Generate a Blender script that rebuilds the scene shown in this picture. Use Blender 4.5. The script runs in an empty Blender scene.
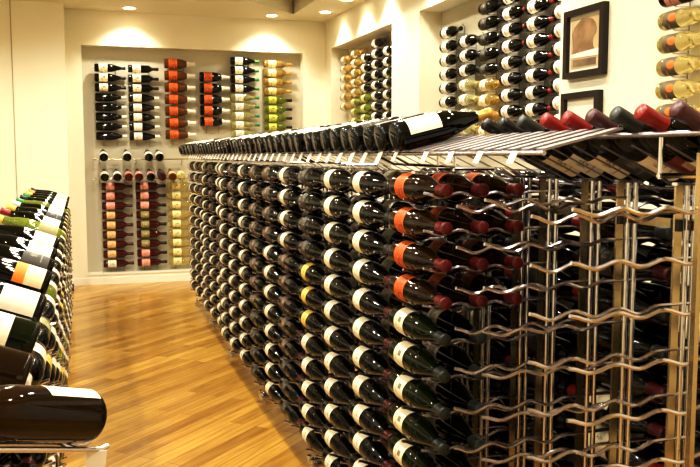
import bpy, bmesh, math, random
from mathutils import Vector, Matrix
random.seed(7)
C = bpy.context.scene.collection
D = bpy.data
PI = math.pi
ORD = ['zeroth','first','second','third','fourth','fifth','sixth','seventh','eighth','ninth','tenth','eleventh','twelfth','thirteenth',
       'fourteenth','fifteenth','sixteenth','seventeenth','eighteenth','nineteenth','twentieth']
def ordn(n):
    if n <= 20: return ORD[n]
    t = {2:'twenty',3:'thirty',4:'forty'}[n//10]
    return t+'-'+ORD[n%10] if n%10 else {3:'thirtieth',4:'fortieth'}[n//10]

# ------------------------------------------------------------------ materials
def mat(name, col, rough=.5, metal=0., trans=0., coat=0., ior=1.5, spec=.5, emit=None, es=0.):
    m = D.materials.new(name); m.use_nodes = True
    b = m.node_tree.nodes['Principled BSDF']
    b.inputs['Base Color'].default_value = (*col, 1)
    b.inputs['Roughness'].default_value = rough
    b.inputs['Metallic'].default_value = metal
    b.inputs['Transmission Weight'].default_value = trans
    b.inputs['Coat Weight'].default_value = coat
    b.inputs['IOR'].default_value = ior
    b.inputs['Specular IOR Level'].default_value = spec
    if emit:
        b.inputs['Emission Color'].default_value = (*emit, 1); b.inputs['Emission Strength'].default_value = es
    return m
class N:
    def __init__(s, m): s.t = m.node_tree; s.b = s.t.nodes['Principled BSDF']
    def new(s, ty, **k):
        n = s.t.nodes.new(ty)
        for a, v in k.items(): setattr(n, a, v)
        return n
    def link(s, a, b): s.t.links.new(a, b)
    def math(s, op, a, b=None, c=None):
        n = s.new('ShaderNodeMath', operation=op)
        for i, v in enumerate((a, b, c)):
            if v is None: continue
            if isinstance(v, (int, float)): n.inputs[i].default_value = v
            else: s.link(v, n.inputs[i])
        return n.outputs[0]
    def mix(s, f, a, b):
        n = s.new('ShaderNodeMix', data_type='RGBA')
        if isinstance(f, (int, float)): n.inputs[0].default_value = f
        else: s.link(f, n.inputs[0])
        for i, v in ((6, a), (7, b)):
            if isinstance(v, tuple): n.inputs[i].default_value = (*v, 1)
            else: s.link(v, n.inputs[i])
        return n.outputs[2]

def wall_mat(name, col):
    m = mat(name, col, .75); n = N(m)
    tc = n.new('ShaderNodeTexCoord'); ns = n.new('ShaderNodeTexNoise'); ns.inputs['Scale'].default_value = 60
    n.link(tc.outputs['Object'], ns.inputs['Vector'])
    bp = n.new('ShaderNodeBump'); bp.inputs['Strength'].default_value = .05; bp.inputs['Distance'].default_value = .01
    n.link(ns.outputs['Fac'], bp.inputs['Height']); n.link(bp.outputs['Normal'], n.b.inputs['Normal'])
    return m
def mottled(name, a, b, sc=9):
    m = mat(name, a, .6); n = N(m)
    tc = n.new('ShaderNodeTexCoord'); ns = n.new('ShaderNodeTexNoise'); ns.inputs['Scale'].default_value = sc; ns.inputs['Detail'].default_value = 2
    n.link(tc.outputs['Object'], ns.inputs['Vector'])
    r = n.new('ShaderNodeValToRGB'); r.color_ramp.elements[0].position = .35; r.color_ramp.elements[1].position = .65
    r.color_ramp.elements[0].color = (*b,1); r.color_ramp.elements[1].color = (*a,1); n.link(ns.outputs['Fac'], r.inputs['Fac'])
    n.link(r.outputs[0], n.b.inputs['Base Color']); return m
def floor_mat():
    m = mat('honey oak strip floor', (.5,.25,.06), .3, coat=.25); n = N(m)
    tc = n.new('ShaderNodeTexCoord'); mp = n.new('ShaderNodeMapping'); mp.inputs['Rotation'].default_value = (0, 0, math.radians(-45))
    n.link(tc.outputs['Object'], mp.inputs['Vector'])
    br = n.new('ShaderNodeTexBrick'); br.offset = .37; br.offset_frequency = 2; br.squash = 1
    br.inputs['Scale'].default_value = 1; br.inputs['Brick Width'].default_value = .9; br.inputs['Row Height'].default_value = .075
    br.inputs['Mortar Size'].default_value = .0016; br.inputs['Mortar Smooth'].default_value = .3; br.inputs['Bias'].default_value = 0
    br.inputs['Color1'].default_value = (0,0,0,1); br.inputs['Color2'].default_value = (1,1,1,1); br.inputs['Mortar'].default_value = (0,0,0,1)
    n.link(mp.outputs['Vector'], br.inputs['Vector'])
    m2 = n.new('ShaderNodeMapping'); m2.inputs['Scale'].default_value = (1.2, 16, 1); n.link(mp.outputs['Vector'], m2.inputs['Vector'])
    ns = n.new('ShaderNodeTexNoise'); ns.inputs['Scale'].default_value = 2.2; ns.inputs['Detail'].default_value = 6; ns.inputs['Distortion'].default_value = .6
    n.link(m2.outputs['Vector'], ns.inputs['Vector'])
    m3 = n.new('ShaderNodeMapping'); m3.inputs['Scale'].default_value = (1, 4, 1); n.link(mp.outputs['Vector'], m3.inputs['Vector'])
    n3 = n.new('ShaderNodeTexNoise'); n3.inputs['Scale'].default_value = 1.3; n3.inputs['Detail'].default_value = 2; n.link(m3.outputs['Vector'], n3.inputs['Vector'])
    r1 = n.new('ShaderNodeValToRGB')
    r1.color_ramp.elements[0].color = (.36,.180,.028,1); r1.color_ramp.elements[1].color = (.70,.43,.098,1)
    sep = n.new('ShaderNodeSeparateColor'); n.link(br.outputs['Color'], sep.inputs[0])
    v = n.math('ADD', n.math('MULTIPLY', sep.outputs[0], .8), n.math('MULTIPLY', n3.outputs['Fac'], .25))
    n.link(v, r1.inputs['Fac'])
    r2 = n.new('ShaderNodeValToRGB'); r2.color_ramp.elements[0].position = .33; r2.color_ramp.elements[1].position = .6
    r2.color_ramp.elements[0].color = (.66,.54,.40,1); r2.color_ramp.elements[1].color = (1,1,1,1)
    n.link(ns.outputs['Fac'], r2.inputs['Fac'])
    mm = n.new('ShaderNodeMix', data_type='RGBA', blend_type='MULTIPLY'); mm.inputs[0].default_value = .8
    n.link(r1.outputs[0], mm.inputs[6]); n.link(r2.outputs[0], mm.inputs[7])
    c = n.mix(n.math('MULTIPLY', br.outputs['Fac'], .75), mm.outputs[2], (.12,.05,.01))
    n.link(c, n.b.inputs['Base Color'])
    return m
def label_mat(name, base, ink, style='plain'):
    """printed paper label: u runs round the bottle, v from base to neck"""
    m = mat(name, base, .55); n = N(m)
    uv = n.new('ShaderNodeUVMap'); sx = n.new('ShaderNodeSeparateXYZ'); n.link(uv.outputs[0], sx.inputs[0])
    u, v = sx.outputs[0], sx.outputs[1]
    ns = n.new('ShaderNodeTexNoise'); ns.inputs['Scale'].default_value = 26; ns.inputs['Detail'].default_value = 2
    n.link(uv.outputs[0], ns.inputs['Vector'])
    def box(cu, hu, cv, hv):
        a = n.math('LESS_THAN', n.math('ABSOLUTE', n.math('SUBTRACT', u, cu)), hu)
        b = n.math('LESS_THAN', n.math('ABSOLUTE', n.math('SUBTRACT', v, cv)), hv)
        return n.math('MULTIPLY', a, b)
    rough = n.math('GREATER_THAN', ns.outputs['Fac'], .5)
    if style == 'plain':
        f = n.math('MAXIMUM', n.math('MULTIPLY', box(.5,.10,.6,.14), rough), n.math('MULTIPLY', box(.5,.22,.3,.03), .6))
        f = n.math('MULTIPLY', f, .75)
    elif style == 'crest':
        f = n.math('MAXIMUM', box(.5,.07,.58,.15), n.math('MULTIPLY', box(.5,.2,.28,.04), rough))
        f = n.math('MULTIPLY', f, .8)
    elif style == 'script':
        s2 = n.new('ShaderNodeTexNoise'); s2.inputs['Scale'].default_value = 9; s2.inputs['Detail'].default_value = 3; s2.inputs['Distortion'].default_value = 1.5
        n.link(uv.outputs[0], s2.inputs['Vector'])
        st = n.math('LESS_THAN', n.math('ABSOLUTE', n.math('SUBTRACT', s2.outputs['Fac'], .5)), .040)
        f = n.math('MULTIPLY', st, n.math('LESS_THAN', n.math('ABSOLUTE', n.math('SUBTRACT', v, .5)), .4))
    elif style == 'band':
        f = n.math('GREATER_THAN', v, .62)
    elif style == 'dot':
        d2 = n.math('ADD', n.math('POWER', n.math('MULTIPLY', n.math('SUBTRACT', u, .5), 1.9), 2), n.math('POWER', n.math('SUBTRACT', v, .70), 2))
        f = n.math('LESS_THAN', d2, .09)
    c = n.mix(f, base, ink)
    n.link(c, n.b.inputs['Base Color'])
    return m

G = {  # glass
 'black': mat('black wine glass', (.0022,.0023,.0014), .035, spec=.42),
 'green': mat('dark green glass', (.005,.009,.002), .05, spec=.36),
 'brown': mat('brown wine glass', (.016,.006,.0015), .06, spec=.4),
 'amber': mat('amber wine glass', (.15,.05,.006), .07, trans=.3),
 'gold': mat('golden white wine in clear glass', (.88,.66,.24), .03, trans=.82, ior=1.36),
 'pale': mat('pale white wine in clear glass', (.84,.82,.46), .03, trans=.8, ior=1.36),
 'lime': mat('green glass with white wine', (.36,.44,.07), .04, trans=.7, ior=1.4),
 'umber': mat('translucent brown wine glass', (.05,.020,.004), .05, trans=.75, ior=1.38),
 'rose': mat('deep rose wine glass', (.075,.008,.006), .06, trans=.15),
 'yellow': mat('yellow white wine in clear glass', (.93,.82,.42), .03, trans=.85, ior=1.36),
}
L = {
 'cream': label_mat('cream paper label', (.86,.79,.60), (.16,.12,.08)),
 'crest': label_mat('cream label with crest', (.86,.77,.55), (.10,.07,.04), 'crest'),
 'white': label_mat('white paper label', (.86,.80,.66), (.12,.1,.08)),
 'ivory': label_mat('ivory crest label', (.86,.80,.64), (.2,.16,.1), 'crest'),
 'yellow': label_mat('yellow label', (.80,.58,.14), (.25,.12,.02)),
 'orange': label_mat('orange script label', (.78,.15,.012), (.02,.01,.01), 'script'),
 'brown': label_mat('dull brown label', (.13,.075,.05), (.4,.3,.2), 'crest'),
 'dark': label_mat('dark grey label', (.05,.045,.035), (.35,.3,.22), 'plain'),
 'red': label_mat('dark red label', (.22,.03,.02), (.6,.45,.3), 'crest'),
 'pink': label_mat('pink label', (.78,.38,.30), (.4,.1,.1)),
 'olive': label_mat('olive green label', (.30,.27,.11), (.6,.5,.3), 'crest'),
 'tan': label_mat('tan label', (.72,.50,.24), (.3,.15,.05)),
 'lime': label_mat('lime yellow label', (.62,.66,.12), (.1,.1,.02), 'crest'),
 'stripe': label_mat('cream label with orange band', (.80,.68,.42), (.82,.25,.03), 'band'),
 'dot': label_mat('grey label with orange disc', (.16,.13,.08), (.85,.20,.03), 'dot'),
 'paleyellow': label_mat('pale yellow label', (.82,.74,.40), (.35,.28,.1), 'crest'),
}
K = {
 'black': mat('black capsule foil', (.012,.01,.009), .3), 'red': mat('red capsule foil', (.24,.012,.008), .34), 'deepred': mat('deep red capsule foil', (.12,.008,.006), .3),
 'plum': mat('plum capsule foil', (.075,.022,.024), .35), 'gold': mat('gold capsule foil', (.62,.36,.10), .3, metal=.6),
 'green': mat('green capsule foil', (.04,.22,.05), .3), 'yellow': mat('yellow capsule foil', (.75,.55,.08), .35),
 'white': mat('white capsule foil', (.75,.70,.58), .35), 'charcoal': mat('charcoal capsule foil', (.022,.026,.02), .38),
 'brown': mat('brown capsule foil', (.09,.04,.02), .35), 'orange': mat('orange capsule foil', (.75,.28,.04), .35),
 'darkred': mat('dark red capsule foil', (.07,.007,.006), .3),
}
WALL = wall_mat('warm cream wall paint', (.83,.785,.635))
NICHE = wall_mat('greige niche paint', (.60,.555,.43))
CEIL = wall_mat('ceiling paint', (.70,.64,.48))
FLOOR = floor_mat()
CHROME = mat('chrome tube', (.74,.75,.80), .13, metal=1)
ROD = mat('polished wire rod', (.64,.63,.70), .2, metal=1)
BRASS = mat('brushed brass strip', (.55,.45,.27), .24, metal=1)
SLAT = mat('satin metal slat', (.36,.325,.33), .42, metal=.8)
DARKMETAL = mat('dull wire', (.34,.29,.20), .4, metal=.8)
CLAMP = mat('black clamp plastic', (.012,.012,.012), .4)
TAG = mat('white card price tag', (.82,.78,.70), .6)
WHITE = mat('white trim paint', (.86,.82,.72), .5)
FRAME = mat('espresso picture frame', (.018,.009,.006), .35)
MATB = mat('cream mat board', (.82,.76,.63), .8)
SEAM = mat('shadow seam', (.35,.28,.18), .8)

# ------------------------------------------------------------------ mesh helpers
def mesh_from(name, verts, faces, m, smooth=False, uvs=None):
    me = D.meshes.new(name); me.from_pydata(verts, [], faces); me.materials.append(m)
    if smooth:
        me.polygons.foreach_set('use_smooth', [True]*len(me.polygons)); me.set_sharp_from_angle(angle=math.radians(50))
    if uvs:
        l = me.uv_layers.new(name='UVMap')
        for p in me.polygons:
            for li in p.loop_indices: l.data[li].uv = uvs[me.loops[li].vertex_index]
    me.update(); return me
def lathe(name, prof, m, seg=20):
    v, f = [], []
    rings = []
    for r, z in prof:
        if r < 1e-6: rings.append([len(v)]); v.append((0,0,z))
        else:
            rings.append(list(range(len(v), len(v)+seg)))
            v += [(r*math.cos(2*PI*i/seg), r*math.sin(2*PI*i/seg), z) for i in range(seg)]
    for a, b in zip(rings, rings[1:]):
        for i in range(seg):
            j = (i+1) % seg
            if len(a) == 1: f.append((a[0], b[j], b[i]))
            elif len(b) == 1: f.append((a[i], a[j], b[0]))
            else: f.append((a[i], a[j], b[j], b[i]))
    return mesh_from(name, v, f, m, True)
def tube_data(path, r, sides=6, cap=True):
    v, f = [], []
    pts = [Vector(p) for p in path]; n = len(pts)
    up0 = None
    for i, p in enumerate(pts):
        t = (pts[min(i+1,n-1)]-pts[max(i-1,0)]).normalized()
        if up0 is None: up0 = Vector((0,0,1)) if abs(t.z) < .9 else Vector((1,0,0))
        a = t.cross(up0).normalized(); b = a.cross(t).normalized(); up0 = b
        for k in range(sides):
            q = p + a*(r*math.cos(2*PI*k/sides)) + b*(r*math.sin(2*PI*k/sides)); v.append(tuple(q))
    for i in range(n-1):
        for k in range(sides):
            l = (k+1) % sides
            f.append((i*sides+k, i*sides+l, (i+1)*sides+l, (i+1)*sides+k))
    if cap:
        f.append(tuple(range(sides))[::-1]); f.append(tuple((n-1)*sides+k for k in range(sides)))
    return v, f
class MB:
    def __init__(s): s.v, s.f = [], []
    def add(s, v, f):
        o = len(s.v); s.v += list(v); s.f += [tuple(i+o for i in q) for q in f]; return s
    def tube(s, path, r, sides=8): return s.add(*tube_data(path, r, sides))
    def box(s, a, b):
        x0,y0,z0 = a; x1,y1,z1 = b
        return s.add([(x0,y0,z0),(x1,y0,z0),(x1,y1,z0),(x0,y1,z0),(x0,y0,z1),(x1,y0,z1),(x1,y1,z1),(x0,y1,z1)],
                     [(0,3,2,1),(4,5,6,7),(0,1,5,4),(1,2,6,5),(2,3,7,6),(3,0,4,7)])
    def prism(s, poly, off):
        n = len(poly); off = Vector(off); a = [Vector(p) for p in poly]
        return s.add([tuple(p) for p in a]+[tuple(p+off) for p in a],
                     [tuple(range(n))[::-1], tuple(range(n, 2*n))]+[(i,(i+1)%n,n+(i+1)%n,n+i) for i in range(n)])
    def mesh(s, name, m, smooth=False): return mesh_from(name, s.v, s.f, m, smooth)
    def obj(s, name, m, parent=None, smooth=False, **k):
        return link(name, s.mesh(name, m, smooth), parent, **k)
def link(name, me, parent=None, label=None, cat=None, group=None, kind=None):
    o = D.objects.new(name, me); C.objects.link(o)
    if parent: o.parent = parent
    return tag(o, label, cat, group, kind)
def tag(o, label=None, cat=None, group=None, kind=None):
    for k, v in (('label',label),('category',cat),('group',group),('kind',kind)):
        if v: o[k] = v
    return o
def empty(name, loc, label, cat, group=None):
    return_o = D.objects.new(name, None); C.objects.link(return_o); return_o.location = loc
    return_o.empty_display_size = .05
    return tag(return_o, label, cat, group)
def basis(loc, a, l):
    """z axis along a (base to neck), x axis towards the label l"""
    z = Vector(a).normalized(); x = Vector(l); x = (x - z*x.dot(z)).normalized(); y = z.cross(x)
    M = Matrix((x, y, z)).transposed().to_4x4(); M.translation = Vector(loc); return M

# ------------------------------------------------------------------ bottles
SHAPE = {
 'bordeaux': dict(r=.038, body=.185, prof=[(0,.004),(.03,0),(.0355,.0015),(.0378,.006),(.038,.012),(.038,.183),(.0372,.195),(.034,.207),(.028,.218),(.021,.227),(.0165,.236),(.0145,.247),(.0143,.283),(.016,.285),(.016,.295),(.0145,.299),(0,.299)]),
 'burgundy': dict(r=.0405, body=.145, prof=[(0,.004),(.031,0),(.0362,.0018),(.0390,.0060),(.0402,.0115),(.0405,.018),(.0405,.142),(.0395,.158),(.0365,.175),(.0315,.194),(.0255,.213),(.020,.231),(.0165,.248),(.0147,.263),(.0145,.284),(.0163,.286),(.0163,.295),(.015,.299),(0,.299)]),
 'champagne': dict(r=.049, body=.155, prof=[(0,.004),(.038,0),(.045,.002),(.048,.007),(.049,.013),(.049,.15),(.047,.17),(.042,.192),(.034,.214),(.0255,.236),(.0195,.255),(.017,.272),(.0165,.288),(.019,.290),(.019,.300),(.017,.309),(0,.309)]),
}
SHAPE['slope'] = dict(r=.0405*.93, prof=[(r*.93, z*1.075) for r, z in SHAPE['burgundy']['prof']])
SHAPE['tall'] = dict(r=.038*.95, prof=[(r*.95, z*1.075) for r, z in SHAPE['bordeaux']['prof']])
_c = {}
def body_mesh(shape, glass):
    k = ('b', shape, glass)
    if k not in _c: _c[k] = lathe(f'{glass} {shape} bottle', SHAPE[shape]['prof'], G[glass], 22)
    return _c[k]
def label_mesh(shape, lab, z0, z1, half):
    k = ('l', shape, lab, z0, z1, half)
    if k not in _c:
        r = SHAPE[shape]['r']+.0006; n = 16; v, f, uv = [], [], []
        for i in range(n+1):
            a = math.radians(-half+2*half*i/n)
            for j, z in enumerate((z0, z1)):
                v.append((r*math.cos(a), r*math.sin(a), z)); uv.append((i/n, j))
        f = [(2*i, 2*i+2, 2*i+3, 2*i+1) for i in range(n)]
        _c[k] = mesh_from(f'{lab} label', v, f, L[lab], True, uv)
    return _c[k]
def cap_mesh(shape, cap):
    k = ('c', shape, cap)
    if k not in _c:
        zs = {'bordeaux':.238,'burgundy':.252,'champagne':.225,'slope':.276,'tall':.262}[shape]
        P = SHAPE[shape]['prof']; pr = []
        def rad(z):
            for (r0,a),(r1,b) in zip(P,P[1:]):
                if a <= z <= b and b > a: return r0+(r1-r0)*(z-a)/(b-a)
            return .0145
        rl = max(r for r,z in P if z > .28)+.0006; top = P[-1][1]+.0012
        for z in (zs, zs+.008, zs+.016, zs+.024): pr.append((max(rad(z)+.0007, rl-.0012 if z > zs+.02 else 0), z))
        pr += [(rl-.0004, zs+.034), (rl, top-.012), (rl, top-.0015), (rl-.0015, top), (0, top)]
        _c[k] = lathe(f'{cap} capsule', pr, K[cap], 16)
    return _c[k]
LABZ = (.042, .125)
_proto = {}
NB = {}
def bottle(kind, shape, glass, lab, cap, loc, a, l, label, group, lz=LABZ, half=82, parts=True):
    key = (kind, shape, glass, lab, cap, lz, half)
    NB[kind] = NB.get(kind, 0)+1
    o = D.objects.new(kind, body_mesh(shape, glass)); C.objects.link(o)
    o.matrix_world = basis(loc, a, l)
    tag(o, label, 'wine bottle', group)
    if lab: link('label', label_mesh(shape, lab, lz[0], lz[1], half), o)
    if cap: link('capsule', cap_mesh(shape, cap), o)
    return o
# the far bottles beyond the count limit: gathered as one 'stuff' object
class Bulk:
    def __init__(s): s.bm = bmesh.new(); s.mats = []; s.uv = s.bm.loops.layers.uv.new('UVMap')
    def add(s, shape, glass, lab, cap, loc, a, l, lz=LABZ, half=82):
        M = basis(loc, a, l)
        for me in [body_mesh(shape, glass)]+([label_mesh(shape, lab, lz[0], lz[1], half)] if lab else [])+([cap_mesh(shape, cap)] if cap else []):
            m = me.materials[0]
            if m not in s.mats: s.mats.append(m)
            mi = s.mats.index(m)
            vs = [s.bm.verts.new(M @ v.co) for v in me.vertices]
            ul = me.uv_layers[0] if me.uv_layers else None
            for p in me.polygons:
                f = s.bm.faces.new([vs[i] for i in p.vertices]); f.material_index = mi; f.smooth = True
                if ul:
                    for lp, li in zip(f.loops, p.loop_indices): lp[s.uv].uv = ul.data[li].uv
    def build(s, name, label, cat):
        me = D.meshes.new(name); s.bm.to_mesh(me); s.bm.free()
        for m in s.mats: me.materials.append(m)
        return link(name, me, None, label, cat, None, 'stuff')
bulk = Bulk()

# ------------------------------------------------------------------ the room
YW, XR, HC = 8.7, 2.55, 2.72
MB().box((-2.2,-2.2,-.1),(2.95,8.95,0)).obj('floor', FLOOR, kind='structure')
w = MB()                                                        # back wall round its niche
NX0, NX1, NZ0, NZ1 = .05, 2.30, .11, 2.385
w.box((-2.2,YW,0),(NX0,8.95,3.3)); w.box((NX1,YW,0),(2.95,8.95,3.3)); w.box((NX0,YW,NZ1),(NX1,8.95,3.3)); w.box((NX0,YW,0),(NX1,8.95,NZ0))
w.obj('wall_back', WALL, kind='structure')
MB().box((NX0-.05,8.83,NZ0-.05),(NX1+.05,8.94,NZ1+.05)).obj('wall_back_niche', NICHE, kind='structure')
w = MB(); X1 = 2.80
n1, n2 = (6.70,8.49), (4.08,6.10); NH = 2.42
for y0, y1 in ((-2.2,n2[0]),(n2[1],n1[0]),(n1[1],8.72)): w.box((XR,y0,0),(X1,y1,3.3))
for y0, y1 in (n1, n2): w.box((XR,y0,NH),(X1,y1,3.3)); w.box((XR,y0,0),(X1,y1,.12))
w.obj('wall_right', WALL, kind='structure')
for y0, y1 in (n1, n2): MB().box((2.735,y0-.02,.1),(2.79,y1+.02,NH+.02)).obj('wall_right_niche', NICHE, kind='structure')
MB().box((-2.2,-2.2,0),(-2.0,8.72,3.3)).obj('wall_left', WALL, kind='structure')
MB().box((-2.2,-2.3,0),(2.95,-2.15,3.3)).obj('wall_front', WALL, kind='structure')
# projecting block by the back wall, a shadow-coloured strip for its panel seam, and its baseboard
MB().box((-2.0,8.36,0),(-.10,YW,2.74)).obj('wall_pilaster', WALL, kind='structure')
MB().box((-.567,8.356,.09),(-.561,8.361,2.72)).obj('seam_shade_strip', SEAM, kind='structure')
MB().box((-2.0,8.345,0),(-.085,8.36,.07)).box((-.10,8.345,0),(-.085,YW,.07)).obj('baseboard_left', WHITE, kind='structure')
MB().box((-.085,YW-.012,0),(2.55,YW,.07)).obj('baseboard_back', WHITE, kind='structure')
MB().box((NX0-.005,8.69,NZ0-.012),(NX1+.005,8.83,NZ0+.004)).obj('trim_2', WHITE, kind='structure')
# soffit with a raised tray
bm = bmesh.new()
outer = [(-2.2,-2.2),(2.95,-2.2),(2.95,8.95),(-2.2,8.95)]
hole = [(-1.4,-1.2),(2.10,-1.2),(2.10,8.32),(1.58,7.75),(.75,7.95),(-1.4,8.22)]
ov = [bm.verts.new((x,y,HC)) for x,y in outer]; hv = [bm.verts.new((x,y,HC)) for x,y in hole]
es = [bm.edges.new((a[i],a[(i+1)%len(a)])) for a in (ov,hv) for i in range(len(a))]
bmesh.ops.triangle_fill(bm, use_beauty=True, edges=es)
tv = [bm.verts.new((x,y,HC+.22)) for x,y in hole]
for i in range(len(hv)):
    j = (i+1) % len(hv); bm.faces.new((hv[i],hv[j],tv[j],tv[i]))
bm.faces.new(tv)
me = D.meshes.new('ceiling'); bm.to_mesh(me); bm.free(); me.materials.append(CEIL); link('ceiling', me, kind='structure')

# ------------------------------------------------------------------ central rack
PITCH = .094; ROWS = 12; Z1 = 1.217
def yb(k): return 1.386+.328*k+.040*(k//3)
def yn(k): return yb(k)-.137
XOFF = (0,0,0,.005,.04,.07)
def zrow(r): return Z1-PITCH*r
BX = (.86,.96,1.06); BXR = (1.28,1.38,1.48); PX = 1.17
def scallop(x0, x1, xs, amp, n):
    pts = []
    for i in range(n+1):
        x = x0+(x1-x0)*i/n
        c = [b for b in xs if abs(x-b) <= .0501]
        z = amp
        if c: z = amp*.5*(1-math.cos(2*PI*(x-c[0])/.1))
        pts.append((x, 0, z))
    return pts
def rod_mesh(name, x0, x1, xs, amp, r=.0042):
    v, f = tube_data(scallop(x0, x1, xs, amp, 54), r, 6); return mesh_from(name, v, f, ROD, True)
RODB = rod_mesh('body rod', .812, 1.53, BX+BXR, .015)
RODN = rod_mesh('neck rod', .812, 1.53, BX+BXR, .012)
def post_mesh(h, x):
    m = MB()
    m.tube([(x-.002,0,.03),(x-.002,0,h)], .0065, 10); m.tube([(x+.018,0,.03),(x+.018,0,h)], .0065, 10)
    m.box((x-.034,-.008,h-.003),(x+.028,.008,h+.003)); m.box((x-.034,-.008,.03),(x+.028,.008,.04))
    return m.mesh('rack post', CHROME, True)
STRIPN = MB().box((PX-.032,-.003,.04),(PX-.014,.003,1.239)).mesh('post strip', BRASS)
POST = post_mesh(1.243, PX); POSTF = post_mesh(1.212, PX)
FOOT = MB().tube([(.885,0,.045),(.885,0,.028),(.90,0,.024),(1.46,0,.024),(1.475,0,.028),(1.475,0,.045)], .011, 8).tube([(.89,0,0),(.89,0,.024)], .017, 10).tube([(1.47,0,0),(1.47,0,.024)], .017, 10).tube([(PX,0,.02),(PX,0,.05)], .02, 8).mesh('rack foot', CHROME, True)
RACKLAB = ['chrome island wine rack, near unit with bare wavy rods','second chrome island rack unit from the near end, full of bottles',
 'third chrome island rack unit from the near end','fourth chrome island rack unit from the near end',
 'fifth chrome island rack unit, last but one before back wall','farthest chrome island rack unit, nearest the back wall']
for u in range(6):
    y0 = 1.215+1.024*u
    t = empty('metal_wine_rack', (PX, y0+.5, 0), RACKLAB[u], 'wine rack', 'chrome island rack units')
    T = Matrix.Translation((-PX, -(y0+.5), 0))
    def put(name, me, x, y, z):
        o = link(name, me, t); o.location = (x-PX+XOFF[u], y-(y0+.5), z); return o
    for k in range(3*u, 3*u+3):
        for y in (yb(k), yn(k)):
            po = put('post', POST if u < 4 else POSTF, 0, y, 0)
            if u < 2: link('strip', STRIPN, po, 'brass strip')
        for r in range(ROWS):
            put('cradle_rod', RODB, 0, yb(k), zrow(r)-.0405-.0056)
            put('cradle_rod', RODN, 0, yn(k), zrow(r)-.0145-.0074)
    for y in (y0+.015, y0+.985): put('foot', FOOT, 0, y, 0)
    yl, yh = yn(3*u), yb(3*u+2)
    b = MB().box((PX-.004,yl-.03,1.150),(PX+.004,yh+.03,1.158)).box((PX-.004,yl-.03,1.162),(PX+.004,yh+.03,1.170)).box((PX-.003,yl-.03,1.158),(PX+.003,yh+.03,1.162)).mesh('tie bar', BRASS)
    put('tie_bar', b, 0, 0, 0)
    if u == 0: put('end_upright', MB().box((1.037,1.199,.06),(1.047,1.211,1.305)).box((1.037,1.199,.06),(PX,1.211,.075)).mesh('end upright', BRASS), 0, 0, 0)
    b = MB().box((PX-.02,y0-.02 if u == 0 else y0,.03),(PX+.02,y0+1.0,.05)).mesh('base bar', CHROME); put('base_bar', b, 0, 0, 0)
    for k in range(3*u, 3*u+3):
        for y in (yb(k), yn(k)):
            if u < 2: put('clamp', MB().box((PX-.03,-.013,-.012),(PX-.02,.013,.012)).mesh('clamp', CLAMP), 0, y, 1.16)

# sloped double display shelf on top of each rack unit
def slats(p, q, y0, y1, width, pitch, th=.003):
    m = MB(); y = y0
    p = Vector((p[0],0,p[1])); q = Vector((q[0],0,q[1]))
    nrm = Vector((-(q-p).z,0,(q-p).x)).normalized()*th
    if nrm.z < 0: nrm = -nrm
    while y+width <= y1:
        a = [p+Vector((0,y,0)), q+Vector((0,y,0)), q+Vector((0,y+width,0)), p+Vector((0,y+width,0))]
        m.prism([v-nrm for v in a], nrm); y += pitch
    return m
FE, RG, RE = (.845,1.314), (1.04,1.361), (1.28,1.216)
for u in range(6):
    y0 = 1.215+1.024*u; ys = y0-.012 if u == 0 else y0; yf = 1.40 if u == 0 else y0+.004; ye = y0+1.016
    lab = ['near end of the sloped chrome bottle shelf, front slats bare','second length of sloped bottle shelf from the near end',
           'third length of sloped bottle shelf from near end','fourth length of sloped bottle shelf from near end',
           'fifth length of sloped bottle shelf from near end','farthest length of sloped bottle shelf, towards the back wall'][u]
    t = empty('sloped_display_shelf', (0,0,1.247), lab, 'display shelf', 'sloped shelves on the island racks')
    def part(mb, name, m, smooth=False):
        o = mb.obj(name, m, t, smooth); o.location = (0,0,-1.247); return o
    part(slats(FE, (1.02,1.356), yf, ye, .031, .058, .005), 'front_slats', SLAT)
    part(slats((1.05,1.322), (RE[0],RE[1]), ys, ye, .004, .1024), 'rear_slats', SLAT)
    part(MB().tube([(FE[0],yf,FE[1]-.009),(FE[0],ye,FE[1]-.009)], .005, 8), 'front_rail', ROD, True)
    part(MB().tube([(RG[0],ys,RG[1]-.021),(RG[0],ye,RG[1]-.021)], .006, 8), 'ridge_rail', ROD, True)
    part(MB().tube([(RE[0],ys,RE[1]+.010),(RE[0],ye,RE[1]+.010)], .005, 8), 'rear_rail', ROD, True)
    for y in (y0+.10, ye-.012):
        m = MB().tube([(RG[0]+.003,y,1.256),(RG[0]+.003,y,RG[1]-.026)], .004, 8)
        if y > 1.4: m.tube([(FE[0],y,FE[1]-.012),(.90,y,1.275),(PX-.03,y,1.262)], .004, 6)
        m.tube([(RE[0],y,RE[1]+.008),(1.25,y,1.232),(PX+.03,y,1.262)], .004, 6).tube([(RG[0],y,1.262),(PX,y,1.262),(PX,y,1.253)], .006, 6)
        part(m, 'support_bracket', CHROME)

# price tags along the front rail
TAGM = MB().box((-.0008,-.013,-.028),(.0008,.013,0)).mesh('price tag', TAG)
for i in range(40):
    y = 1.50+.15*i if i < 4 else 2.16+.128*(i-4)
    o = link('price_tag', TAGM, None, f'{ordn(i+1)} white card tag from near end of the sloped shelf front rail', 'price tag', 'price tags along the shelf front rail')
    o.matrix_world = Matrix.Translation((FE[0]-.007,y,FE[1]-.005)) @ Matrix.Rotation(.45,4,'Y') @ Matrix.Rotation(.10*math.sin(i*2.3),4,'X') @ Matrix.Scale(1.0 if i < 5 else 1.3,4)

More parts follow.
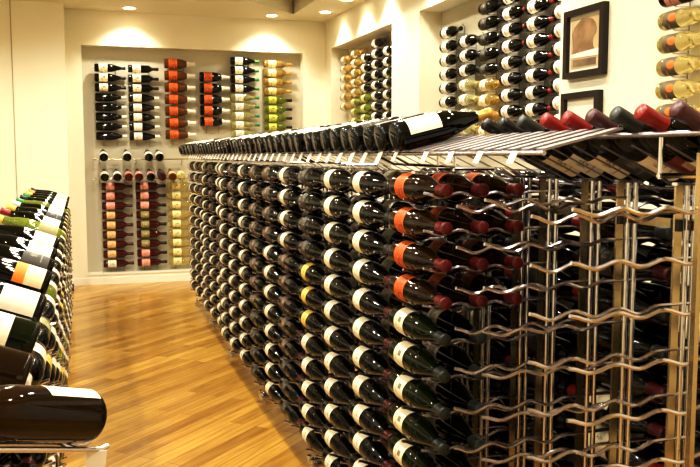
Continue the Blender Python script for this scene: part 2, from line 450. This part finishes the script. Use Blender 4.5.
# --- bottles on the front face of the central rack
COLLAB = {'cream':'cream-labelled','crest':'cream-labelled','white':'white-labelled','ivory':'ivory-labelled','yellow':'yellow-labelled',
          'orange':'orange-labelled','brown':'brown-labelled','dark':'dark-labelled','red':'dark-red-labelled',None:'unlabelled'}
def colstyle(k, r):
    """shape, glass, label, capsule of the front bottle of column k in row r"""
    if k == 2: return ('slope','brown','orange','deepred') if r < 4 else ('slope','green','crest','charcoal')
    if k == 3: return ('slope','black','cream','charcoal' if r < 3 else 'darkred')
    if k == 4: return ('slope','black','cream','black')
    if k == 5: return ('slope','black','dark' if r < 4 else ('yellow' if r < 7 else 'cream'),'black')
    if k == 6: return ('tall','black','cream' if r < 4 else ('brown' if r < 9 else 'dark'),'darkred' if r > 6 else 'black')
    if k == 7: return ('slope','black','brown' if r < 4 else 'cream','black')
    rr = random.Random(k*5+(r//4)); c = rr.choice(['cream','cream','ivory','brown','cream','dark','cream'])
    return (rr.choice(['slope','tall']),'black',c,rr.choice(['black','darkred','black','brown','red']))
AX = (0,-1,0)
def lab_dir(rnd): return (-1, .1*(rnd.random()-.5), .38+.16*(rnd.random()-.5))
FRONT_IND = 10; LZF = (.056,.122)
for k in range(2, 18):
    for r in range(ROWS):
        rnd = random.Random(k*100+r)
        sh, gl, lb, cp = colstyle(k, r)
        z = zrow(r)
        loc = (BX[0]+XOFF[k//3], yb(k)+.150+.003*(rnd.random()-.5), z-.0025)
        if k <= FRONT_IND:
            bottle('red_wine_bottle', sh, gl, lb, cp, loc, AX, lab_dir(rnd),
                   f'{COLLAB[lb]} dark bottle, {ORD[r+1]} from top, {ORD[k-1]} filled column from near end of island rack', 'bottles in the island rack face', LZF)
        else: bulk.add(sh, gl, lb, cp, loc, AX, lab_dir(rnd), LZF)
        for dep in (1, 2):
            if dep == 2 and k != 2: continue
            loc = (BX[dep]+XOFF[k//3], yb(k)+.150, z-.0025)
            if k == 2 and r < 4:
                bottle('red_wine_bottle', sh, gl, lb, cp, loc, AX, lab_dir(rnd),
                       f'orange-labelled bottle {ORD[dep+1]} deep behind nearest filled column of island rack, {ORD[r+1]} from top', 'bottles deeper in the island rack', LZF)
            elif k == 2 and dep == 1:
                bottle('red_wine_bottle', sh, 'black', 'cream', 'charcoal', loc, AX, lab_dir(rnd),
                       f'dark bottle second deep behind nearest filled column of island rack, {ORD[r+1]} from top', 'bottles deeper in the island rack', LZF)
            elif dep == 1: bulk.add(sh, gl, 'cream' if lb == 'cream' else lb, cp, loc, AX, lab_dir(rnd))
# bottles on the far side of the posts, seen through the bare rods
for k in range(0, 6):
    for dep in range(3):
        for r in range(ROWS):
            rnd = random.Random(9000+k*100+r+dep*37)
            if dep == 0 and r == 0: continue
            if k < 2 and r > 8 and rnd.random() < .6: continue
            if dep == 0 and k < 2 and rnd.random() < .10: continue
            sh = rnd.choice(['burgundy','bordeaux']); lb = rnd.choice(['cream','dark',None,None,'dark','white']); cp = rnd.choice(['black','charcoal','black','red','darkred'])
            if k == 0 and (dep, r) in ((0,1),(1,0),(0,3),(0,7)): lb = 'cream'
            loc = (BXR[dep]+XOFF[k//3], yb(k)+.145, zrow(r))
            ld = (-1,0,.35) if lb == 'cream' and k == 0 else (rnd.uniform(-1,1), 0, rnd.uniform(-.2,1))
            if k <= 1 and dep == 0:
                bottle('red_wine_bottle', sh, 'black', lb, cp, loc, AX, ld,
                       f'dark bottle behind chrome posts, {ORD[r+1]} row from top, {ORD[k+1]} column from island rack near end', 'bottles behind the island rack posts')
            else: bulk.add(sh, 'black', lb, cp, loc, AX, ld)

# --- bottles lying on the front slope, bases to the aisle
tl = math.atan2(RG[1]-FE[1], RG[0]-FE[0]); AF = (math.cos(tl),0,math.sin(tl)); NF = (-math.sin(tl),0,math.cos(tl))
ytop = [2.11, 2.225]; 
while ytop[-1] < 7.15: ytop.append(ytop[-1]+.118)
for i, y in enumerate(ytop):
    rnd = random.Random(400+i)
    sh = 'burgundy' if i in (0,1) or rnd.random() < .5 else 'bordeaux'; r = SHAPE[sh]['r']
    lb = ['cream',None,'cream','dark','cream',None,'cream','cream'][i] if i < 8 else rnd.choice(['cream',None,'white','cream','cream','dark'])
    cp = 'gold' if i == 0 else rnd.choice(['black','charcoal','darkred','black'])
    base = Vector((.815+.012*rnd.random(), y, 0)); base.z = FE[1]+(base.x-FE[0])*math.tan(tl)+.001
    loc = base+Vector(NF)*r
    ld = (NF[0]+.0, .25*(rnd.random()-.5)-.1, NF[2])
    args = (sh,'black',lb,cp,loc,AF,ld)
    if i < 26: bottle('red_wine_bottle',*args, f'{"cream-labelled " if lb in("cream","white") else ""}dark bottle lying on island rack front slope, {ordn(i+1)} from near end', 'bottles lying on the front slope of the shelf', (.035,.13))
    else: bulk.add(*args)
# --- bottles on the rear slope, capsules over the ridge
tr = math.atan2(1.322-RE[1], RE[0]-1.05); AR = (-math.cos(tr),0,math.sin(tr)); NR = (math.sin(tr),0,math.cos(tr))
rear = [(1.215,'plum','plum'),(1.315,'red','bright red'),(1.393,'charcoal','charcoal'),(1.478,'plum','plum'),(1.570,'red','red'),(1.660,'red','red'),(1.768,'charcoal','charcoal'),(1.865,'black','black'),(1.955,'black','black')]
for i, (y, cp, cn) in enumerate(rear):
    sh = 'bordeaux'; r = .038
    y += .03; tip = Vector((1.0,y,1.326+(1.05-1.0)*math.tan(tr)))+Vector(NR)*(r+.001)
    loc = tip-Vector(AR)*.30
    bottle('red_wine_bottle', sh, 'black', ['brown','cream','red','white','dark','cream','white','cream','dark','white'][i], cp, loc, AR, (-NR[0],-.75,-NR[2]*.8),
           f'dark bottle with {cn} capsule over shelf ridge, {ordn(i+1)} from the near end', 'bottles on the rear slope of the shelf', (.05,.15), 75)

# ------------------------------------------------------------------ left rack
def yl(k): return 1.62+.328*k+.04*(k//3)
LROWS = 8; LZ1 = .828; LX = (-.125,-.225); LPX = -.36
RODBL = rod_mesh('left body rod', -.078, -.42, LX, .015); RODNL = rod_mesh('left neck rod', -.078, -.42, LX, .012)
LPOST = MB().tube([(-.016,0,.03),(-.016,0,.875)], .0085, 10).tube([(.016,0,.03),(.016,0,.875)], .0085, 10).mesh('left rack post', CHROME, True)
LFOOT = MB().tube([(-.10,0,.045),(-.10,0,.024),(-.62,0,.024),(-.62,0,.045)], .011, 8).tube([(-.105,0,0),(-.105,0,.03)], .016, 8).tube([(-.615,0,0),(-.615,0,.03)], .016, 8).tube([(LPX,0,.02),(LPX,0,.05)], .02, 8).mesh('left rack foot', CHROME, True)
LE, LG = (-.128,.895), (-.40,.995)
for u in range(6):
    y0 = yl(3*u)-.21
    t = empty('low_wine_rack', (LPX,y0+.5,0), ['near unit of the low wire rack beside the aisle, opposite the island','second low wire rack unit from the near end',
        'third low wire rack unit from the near end','fourth low wire rack unit from the near end','fifth low wire rack unit from the near end','farthest low wire rack unit, by the pale pilaster'][u], 'wine rack', 'low wire rack units')
    def put(name, me, x, y, z):
        o = link(name, me, t); o.location = (x-LPX, y-(y0+.5), z); return o
    for k in range(3*u, 3*u+3):
        for y in (yl(k), yl(k)-.137): put('post', LPOST, LPX, y, 0)
        for r in range(LROWS):
            z = LZ1-PITCH*r
            put('cradle_rod', RODBL, 0, yl(k), z-.0405-.0056); put('cradle_rod', RODNL, 0, yl(k)-.137, z-.0145-.0074)
    for y in (y0+.015,y0+.985): put('foot', LFOOT, 0, y, 0)
    put('base_bar', MB().box((LPX-.02,y0,.03),(LPX+.02,y0+1.0,.05)).mesh('base bar', CHROME), 0, 0, 0)
    s = empty('low_display_shelf', (0,0,.88), ['near end of the sloped shelf on the low rack','second length of sloped shelf on the low rack','third length of sloped shelf on the low rack',
        'fourth length of sloped shelf on the low rack','fifth length of sloped shelf on the low rack','farthest length of sloped shelf on the low rack'][u], 'display shelf', 'sloped shelves on the low racks')
    def part(mb, name, m, sm=False):
        o = mb.obj(name, m, s, sm); o.location = (0,0,-.88); return o
    part(slats(LE, LG, y0+.004, y0+1.016, .014, .0365), 'slats', SLAT)
    part(MB().tube([(LE[0],y0,LE[1]-.009),(LE[0],y0+1.02,LE[1]-.009)], .005, 8), 'front_rail', ROD, True)
    part(MB().tube([(LG[0],y0,LG[1]-.009),(LG[0],y0+1.02,LG[1]-.009)], .005, 8), 'back_rail', ROD, True)
    for y in (y0+.03,y0+.98): part(MB().tube([(LG[0],y,LG[1]-.012),(LPX,y,.95),(LPX,y,.86)], .006, 6).tube([(LE[0],y,LE[1]-.012),(LPX,y,.88)], .005, 6), 'support_bracket', CHROME)
for k in range(18):
    for r in range(LROWS):
        for dep in range(2):
            rnd = random.Random(7000+k*50+r+dep*999)
            sh = rnd.choice(['burgundy','bordeaux']); gl = rnd.choice(['black','black','green','black','black','lime'])
            lb = rnd.choice(['cream','white','white','cream','yellow','olive']); cp = rnd.choice(['black','white','gold','black','darkred'])
            if k < 1 and r < 2: continue
            if k < 3 and gl == 'lime': gl = 'black'
            loc = (LX[dep], yl(k)+.145, LZ1-PITCH*r); ld = (1,-.2,.5)
            if dep == 0 and k <= 3:
                bottle('red_wine_bottle' if gl != 'lime' else 'white_wine_bottle', sh, gl, lb, cp, loc, AX, ld, f'bottle in low rack aisle face, {ORD[r+1]} row from top, {ORD[k+1]} column from near end', 'bottles in the low rack face')
            else: bulk.add(sh, gl, lb, cp, loc, AX, ld)
tll = math.atan2(LG[1]-LE[1], LE[0]-LG[0]); AL = (-math.cos(tll),0,math.sin(tll)); NL = (math.sin(tll),0,math.cos(tll))
ltop = [(1.36,'brown',None,'black','bare brown glass'),(1.62,'green','cream','black','green glass'),(1.95,'black','white','black','broad white label'),(2.36,'black','stripe','black','cream label banded orange'),(2.64,'black','dark','charcoal','dark label'),
        (2.95,'black','ivory','black','ivory label'),(3.34,'black','white','green','white label and green capsule'),(3.75,'lime','olive','yellow','pale green glass'),(4.15,'black','white','red','white label and red capsule'),
        (4.5,'green','dark','yellow','yellow capsule'),(4.85,'black','white','white','white label and capsule'),(5.15,'lime','paleyellow','green','lime glass'),(5.5,'black','white','black','white label'),
        (5.8,'green','ivory','green','green capsule'),(6.1,'black','cream','gold','cream label'),(6.4,'green','tan','orange','orange capsule'),(6.72,'black','white','black','white label')]
for i, (d, gl, lb, cp, tx) in enumerate(ltop):
    y = (d+.035)/.951
    sh = 'burgundy'; r = .0405
    base = Vector((-.108,y,0)); base.z = LE[1]+(-.108-LE[0])*-math.tan(tll)+.003
    bottle('white_wine_bottle' if gl == 'lime' else 'red_wine_bottle', sh, gl, lb, cp, base+Vector(NL)*r, AL, (NL[0],-.35,NL[2]),
           f'bottle with {tx} lying on low rack shelf, {ordn(i+1)} from near end', 'bottles lying on the low rack shelf', (.018,.100) if i != 1 else (.052,.125), 88)
for i, y in enumerate((1.86,2.02,2.3,2.7,3.2)):
    o = link('price_tag', TAGM, None, f'{ordn(i+1)} white card tag from near end of the low rack shelf rail', 'price tag', 'price tags on the low rack rail')
    o.matrix_world = Matrix.Translation((LE[0]+.008,y,LE[1]-.006)) @ Matrix.Rotation(-.5,4,'Y')
# lone bottle on a bracket nearest the camera
a0 = Vector((-.72,-.61,.29)).normalized(); b0 = Vector((.006,1.315,.898)); sd0 = Vector((.61,-.72,0)).normalized(); up0 = sd0.cross(a0)
if up0.z < 0: up0 = -up0
bottle('red_wine_bottle','burgundy','umber','crest','black', b0, a0, (-.25,.42,.87), 'large brown glass bottle with cream label on the nearest chrome bracket', None, (.012,.105), 70)
t = empty('display_bracket', (b0.x-.15,b0.y-.03,.0), 'chrome bracket holding the lone bottle nearest the camera at left', 'bracket')
def bp(s, side, dz): p = b0+a0*s+sd0*side+up0*(dz-.0405-.0062); return (p.x-t.location.x, p.y-t.location.y, p.z)
for sd in (-.020,.020): MB().tube([bp(-.026,sd,.006),bp(-.014,sd,.0),bp(0,sd,0),bp(.33,sd,0)], .0045, 8).obj('rail', ROD, t, True)
for q in (.03,.25): MB().tube([bp(q,-.020,0),bp(q,.020,0)], .004, 6).obj('cross_bar', ROD, t, True)
x_, y_, z_ = bp(.27,0,-.004)
MB().tube([(x_,y_,z_),(x_,y_,.02)], .011, 10).obj('upright', CHROME, t, True)
MB().tube([(x_,y_,.02),(x_,y_,0)], .07, 16).obj('foot', CHROME, t, True)
o = link('price_tag', TAGM, None, 'white card tag hanging under the lone bottle on the nearest bracket', 'price tag', None)
o.matrix_world = Matrix.Translation(b0+a0*.010+sd0*.022+Vector((0,0,-.050))) @ Matrix.Rotation(math.radians(100),4,'Z') @ Matrix.Rotation(.12,4,'X') @ Matrix.Scale(1.15,4)

# ------------------------------------------------------------------ wall racks
HOOK = {}
def wall_rack(org, along, out, zt, rows, pitch, r, label, group):
    """two thin posts with a forked wire under each bottle; org is on the wall, along points base to neck"""
    along = Vector(along); out = Vector(out)
    t = empty('wall_wine_rack', (org[0],org[1],zt-rows*pitch), label, 'wall wine rack', group)
    zl = zt-rows*pitch
    for s, rad in ((.075, r), (.205, .02)):
        p = along*s
        h = rows*pitch+.03
        m = MB().tube([tuple(p+out*.012+Vector((0,0,.0))), tuple(p+out*.012+Vector((0,0,h))), tuple(p+out*.03+Vector((0,0,h+.02)))], .003, 6)
        m.obj('post', DARKMETAL, t, True)
        for i in range(rows):
            z = zt-i*pitch-zl
            c = .085
            path = [p+out*.012+Vector((0,0,z-rad-.002))]
            for j in range(7):
                an = math.radians(-130+j*26) 
                path.append(p+out*(c+(rad+.004)*math.cos(an-.0))+Vector((0,0,z+(rad+.004)*math.sin(an))) if j > 0 else p+out*(c-.02)+Vector((0,0,z-rad-.004)))
            MB().tube([tuple(q) for q in path[:2]+[p+out*c+Vector((0,0,z-rad-.004)), p+out*(c+rad*.7)+Vector((0,0,z-rad*.72-.003)), p+out*(c+rad+.004)+Vector((0,0,z-.1*rad))]], .003, 5).obj('cradle_wire', ROD, t, True)
    return t
def wall_column(org, along, out, zt, pitch, specs, place, group, tilt=0):
    """specs: list of (kind, shape, glass, label, capsule, words) from the top"""
    rows = len(specs); r = SHAPE[specs[0][1]]['r']
    wall_rack(org, along, out, zt, rows, pitch, r, f'thin wire wall rack holding {place}', group+' racks')
    for i, (kind, sh, gl, lb, cp, wd) in enumerate(specs):
        loc = Vector((org[0],org[1],zt-i*pitch))+Vector(out)*.085
        l = Vector(out)+Vector((0,0,.12))
        bottle(kind, sh, gl, lb, cp, loc, along, l, f'{wd}, {ORD[i+1]} from top in {place}', group)
R_, W_, P_, S_ = 'red_wine_bottle','white_wine_bottle','rose_wine_bottle','sparkling_wine_bottle'
YB = 8.83; al, ou = (1,0,0), (0,-1,0)
g = 'bottles on the back wall'
wall_column((.168,YB,0), al, ou, 2.172, .0968, [(R_,'burgundy','black','crest','black','cream-labelled dark bottle')]*3+[(R_,'burgundy','black',None,'white','plain black bottle')]*5, 'first column of back wall upper rack', g)
wall_column((.492,YB,0), al, ou, 2.172, .0968, [(R_,'bordeaux','black','crest','black','cream-labelled dark bottle')]*3+[(R_,'burgundy','black','white','white','white-labelled dark bottle')]*5, 'second column of back wall upper rack', g)
wall_column((.850,YB,0), al, ou, 2.235, .120, [(S_,'champagne','amber','orange','white','amber bottle with orange label')]*7, 'third column of back wall upper rack', g)
wall_column((1.205,YB,0), al, ou, 2.112, .115, [(S_,'champagne','black','orange','white','black bottle with orange label')]*5, 'fourth column of back wall upper rack', g)
wall_column((1.530,YB,0), al, ou, 2.285, .0945, [(R_,'burgundy','black','ivory','green','dark bottle with green capsule')]*4+[(W_,'burgundy','pale','white','green','pale clear bottle')]*5, 'fifth column of back wall upper rack', g)
wall_column((1.885,YB,0), al, ou, 2.266, .0945, [(W_,'bordeaux','gold','paleyellow','gold','golden bottle')]*4+[(W_,'bordeaux','lime','lime','black','green bottle with lime label')]*4, 'sixth column of back wall upper rack', g)
g = 'bottles on the back wall lower rack'
wall_column((.205,YB,0), al, ou, .990, .0985, [(P_,'bordeaux','rose','pink','darkred','pink-labelled rose bottle')]*3+[(P_,'bordeaux','rose','tan','darkred','tan-labelled rose bottle')]*5+[(P_,'bordeaux','rose','white','darkred','white-labelled rose bottle')], 'first column of back wall lower rack', g)
wall_column((.540,YB,0), al, ou, .990, .0985, [(P_,'bordeaux','rose','pink','black','pink-labelled rose bottle')]*3+[(P_,'bordeaux','rose','olive','black','olive-labelled rose bottle')]*4+[(P_,'bordeaux','rose','pink','black','pink-labelled rose bottle')]*2, 'second column of back wall lower rack', g)
wall_column((.860,YB,0), al, ou, .990, .0985, [(W_,'bordeaux','yellow','paleyellow','yellow','yellow wine bottle')]*9, 'third column of back wall lower rack', g)
# rails with bottles laid neck inwards
for (z, xs, cols, wd) in ((1.315, (.23,.455,.665,.77), [('black','white')]*4, 'upper'), (1.118, (.235,.355,.465,.565,.68,.79,.895,.985), [('black','white'),('black','white'),('rose','pink'),('rose','pink'),('black','pink'),('rose','dark'),('amber','tan'),('yellow','paleyellow')], 'lower')):
    t = empty('wall_display_rail', (.55,YB,z-.09), f'{wd} wire rail on the back wall carrying bottles laid bases outward', 'display rail', 'display rails on the back wall')
    MB().tube([(-.42,-.10,.038),(.52,-.10,.038)], .006, 8).obj('rail', BRASS, t, True)
    for x in (-.36, 0, .46): MB().tube([(x,-.10,.038),(x,-.09,.0),(x,0,-.01)], .005, 6).obj('bracket', DARKMETAL, t, True)
    for i, (x, (gl, lb)) in enumerate(zip(xs, cols)):
        a = Vector((0,.93,.22)).normalized()
        kd = P_ if gl == 'rose' else (W_ if gl in ('amber','yellow') else R_)
        bottle(kd, 'burgundy', gl, lb, None, (x,8.545,z-.035), a, (0,-.25,1), f'bottle laid base outward on {wd} back wall rail, {ORD[i+1]} along from the pilaster side', f'bottles on the {wd} back wall rail', (.012,.1), 85)
        o = link('price_tag', TAGM, None, f'white tag below {ORD[i+1]} bottle of {wd} back wall rail', 'price tag', 'price tags under the back wall rails')
        o.matrix_world = Matrix.Translation((x,8.725,z-.052)) @ Matrix.Rotation(PI/2,4,'Z')
# right wall niches: bottles parallel to the wall, necks towards the viewer
al, ou = (0,-1,0), (-1,0,0)
g = 'bottles in the far right wall niche'
XN = 2.735
d1 = (R_,'burgundy','black','white','black','white-labelled dark bottle'); am = (W_,'burgundy','gold','cream','gold','golden bottle'); gr = (W_,'burgundy','lime','paleyellow','gold','green bottle')
for i, (y, z, sp) in enumerate([(8.38,2.285,[am]*6), (8.04,2.31,[am]*5+[gr]*4), (7.735,2.235,[d1]*4+[gr]*5), (7.428,2.335,[d1]*10), (7.12,2.23,[d1]*9)]):
    wall_column((XN,y,0), al, ou, z, .096, sp, f'{ORD[i+1]} column of far wall niche', g)
g = 'bottles in the near right wall niche'
d2 = (R_,'burgundy','black','white','black','white-labelled dark bottle'); pl = (W_,'burgundy','pale','white','gold','pale clear bottle'); go = (W_,'burgundy','gold','cream','gold','golden bottle')
rd = (R_,'burgundy','black','white','red','dark bottle with red capsule'); dk = (R_,'burgundy','black','dark','black','dark-labelled bottle')
for i, (y, z, sp) in enumerate([(5.86,2.215,[d2]*8), (5.535,2.11,[d2]*3+[pl]*5), (5.222,2.395,[dk]*6+[go]*4), (4.908,2.305,[rd]*4+[d2]*5), (4.598,2.30,[rd]*9), (4.288,2.22,[d2]*8)]):
    wall_column((XN,y,0), al, ou, z, .103, sp, f'{ORD[i+1]} column of near wall niche', g)
g = 'bottles on the right wall beyond the pictures'
cl = (W_,'burgundy','yellow','dot','orange','clear bottle with orange disc label')
pk = (R_,'burgundy','black','pink','black','dark bottle with pink label')
for i, (y, z) in enumerate(((3.115,1.985),(2.80,1.98))):
    wall_column((XR,y,0), al, ou, z, .1, [pk]+[cl]*5, f'{ORD[i+1]} column beyond pictures', g)

# ------------------------------------------------------------------ pictures
def picture(y0, y1, z0, z1, label, full):
    t = empty('framed_picture', (XR,(y0+y1)/2,z0), label, 'picture', 'framed pictures on the right wall')
    yc = (y0+y1)/2; fw = .032; dp = .035
    def B(a0,a1,b0,b1,x0,x1): return ((-x1,a0-yc,b0-z0),(-x0,a1-yc,b1-z0))
    m = MB(); m.box(*B(y0,y0+fw,z0,z1,0,dp)); m.box(*B(y1-fw,y1,z0,z1,0,dp)); m.box(*B(y0+fw,y1-fw,z0,z0+fw,0,dp)); m.box(*B(y0+fw,y1-fw,z1-fw,z1,0,dp))
    m.obj('frame', FRAME, t)
    MB().box(*B(y0+fw,y1-fw,z0+fw,z1-fw,0,.012)).obj('mat_board', MATB, t)
    if full:
        ps = D.materials.get('sepia print') or mottled('sepia print', (.66,.53,.34), (.52,.38,.20), 3)
        a, b, c, d = y0+fw+.018, y1-fw-.018, z0+fw+.018, z1-fw-.018
        pr = MB().box(*B(a,b,c,d,.012,.014)).obj('print', ps, t)
        def P(u, v, e): return (-e, b-(b-a)*u-yc, c+(d-c)*v-z0)       # u runs from the far side to the near side
        torso = [(.03,.26),(.07,.42),(.05,.58),(.02,.70),(.10,.84),(.24,.92),(.36,.99),(.58,.985),(.74,.93),(.84,.84),(.88,.74),(.86,.65),(.78,.58),(.75,.50),(.77,.40),(.86,.26)]
        m = MB(); m.prism([P(u,v,.014) for u,v in torso], (-.0015,0,0)); m.obj('torso_shape', mottled('sepia torso tone', (.42,.27,.14), (.24,.14,.065)), pr)
        m = MB(); m.prism([P(u,v,.0155) for u,v in ((0,.22),(0,.30),(1,.34),(1,.20))], (-.001,0,0)); m.obj('pale_band', MATB, pr)
        m = MB(); m.prism([P(u,v,.0155) for u,v in ((.08,.04),(.08,.18),(.88,.17),(.88,.03))], (-.001,0,0)); m.obj('plinth_shape', mottled('sepia plinth tone', (.30,.21,.11), (.14,.09,.05)), pr)
picture(3.64,4.00,1.712,2.07,'dark framed sepia print of a torso, upper of two on right wall', True)
picture(3.67,4.01,1.26,1.635,'dark framed pale print below the torso picture on right wall', False)

# ------------------------------------------------------------------ distant bottles
bulk.build('wine_bottles', 'mass of dark bottles filling the far and inner rows of the racks', 'wine bottles')

# ------------------------------------------------------------------ lights
LENS = mat('lit downlight lens', (1,.9,.7), .5, emit=(1,.86,.62), es=32)
def downlight(x, y, z, label, watts, spot=None, blend=.6, aim=None, size=.04):
    t = empty('ceiling_downlight', (x,y,z), label, 'ceiling light', 'recessed ceiling downlights')
    v = [];
    seg = 20
    ring = lathe('downlight ring', [(.052,-.001),(.056,-.008),(.072,-.006),(.074,0)], WHITE, seg); link('trim_ring', ring, t)
    link('lens', mesh_from('lens', [(0.053*math.cos(2*PI*i/seg), .053*math.sin(2*PI*i/seg), -.003) for i in range(seg)], [tuple(range(seg))[::-1]], LENS), t)
    ld = D.lights.new('downlight lamp', 'SPOT'); ld.energy = watts; ld.color = (.985,.955,.85); ld.spot_size = math.radians(spot or 130); ld.spot_blend = blend; ld.shadow_soft_size = size
    lo = D.objects.new('lamp', ld); C.objects.link(lo); lo.parent = t; lo.location = (0,0,-.03)
    if aim:
        lo.rotation_euler = Vector(aim).to_track_quat('-Z','Y').to_euler()
i = 0
for x in (.50, 1.90): downlight(x, 8.42, HC, f'{["first","second"][i]} ceiling downlight along the back wall from the pilaster', 26, 110, .7, (0,.25,-1)); i += 1
for j, y in enumerate((8.05,7.35,6.75,5.7,5.0,4.4)): downlight(2.36, y, HC, f'ceiling downlight over right wall, {ORD[j+1]} from the back wall', 20, 110, .7, (.22,0,-1))
tray = [(x, y) for y in (7.1,6.1,5.1,4.1,3.1,2.1,1.1,.1) for x in (.35,1.75)]+[(-1.0,6.6),(-1.0,4.6),(-1.0,2.6),(-1.0,.6)]
for j, (x, y) in enumerate(tray):
    wh = 'island rack side' if x > 1 else ('low rack side' if x < 0 else 'aisle side')
    n = [q for q in tray if q[0] == x].index((x, y))+1
    downlight(x, y, HC+.22, f'tray ceiling downlight on the {wh}, {ORD[n]} from the back wall', 26 if x > 1 else (52 if x > 0 else 66), 150, .5, None, .04)
wd = D.worlds.new('World'); bpy.context.scene.world = wd; wd.use_nodes = True
wd.node_tree.nodes['Background'].inputs[0].default_value = (1,.9,.7,1); wd.node_tree.nodes['Background'].inputs[1].default_value = .3

# ------------------------------------------------------------------ camera
cd = D.cameras.new('camera'); cd.sensor_width = 36; cd.lens = 36*830/700; cd.clip_start = .05
co = D.objects.new('camera', cd); C.objects.link(co); co.location = (0,0,1.3)
co.rotation_euler = (math.radians(90-5.36), 0, math.radians(-18))
sc = bpy.context.scene; sc.camera = co
sc.view_settings.view_transform = 'Standard'; sc.view_settings.look = 'None'; sc.view_settings.exposure = .32
sc.view_settings.use_curve_mapping = True
cv = sc.view_settings.curve_mapping.curves[3]
for p in ((.08,.045),(.25,.22),(.55,.61),(.80,.89)): cv.points.new(*p)
sc.view_settings.curve_mapping.update()
print('BOTTLES', NB)
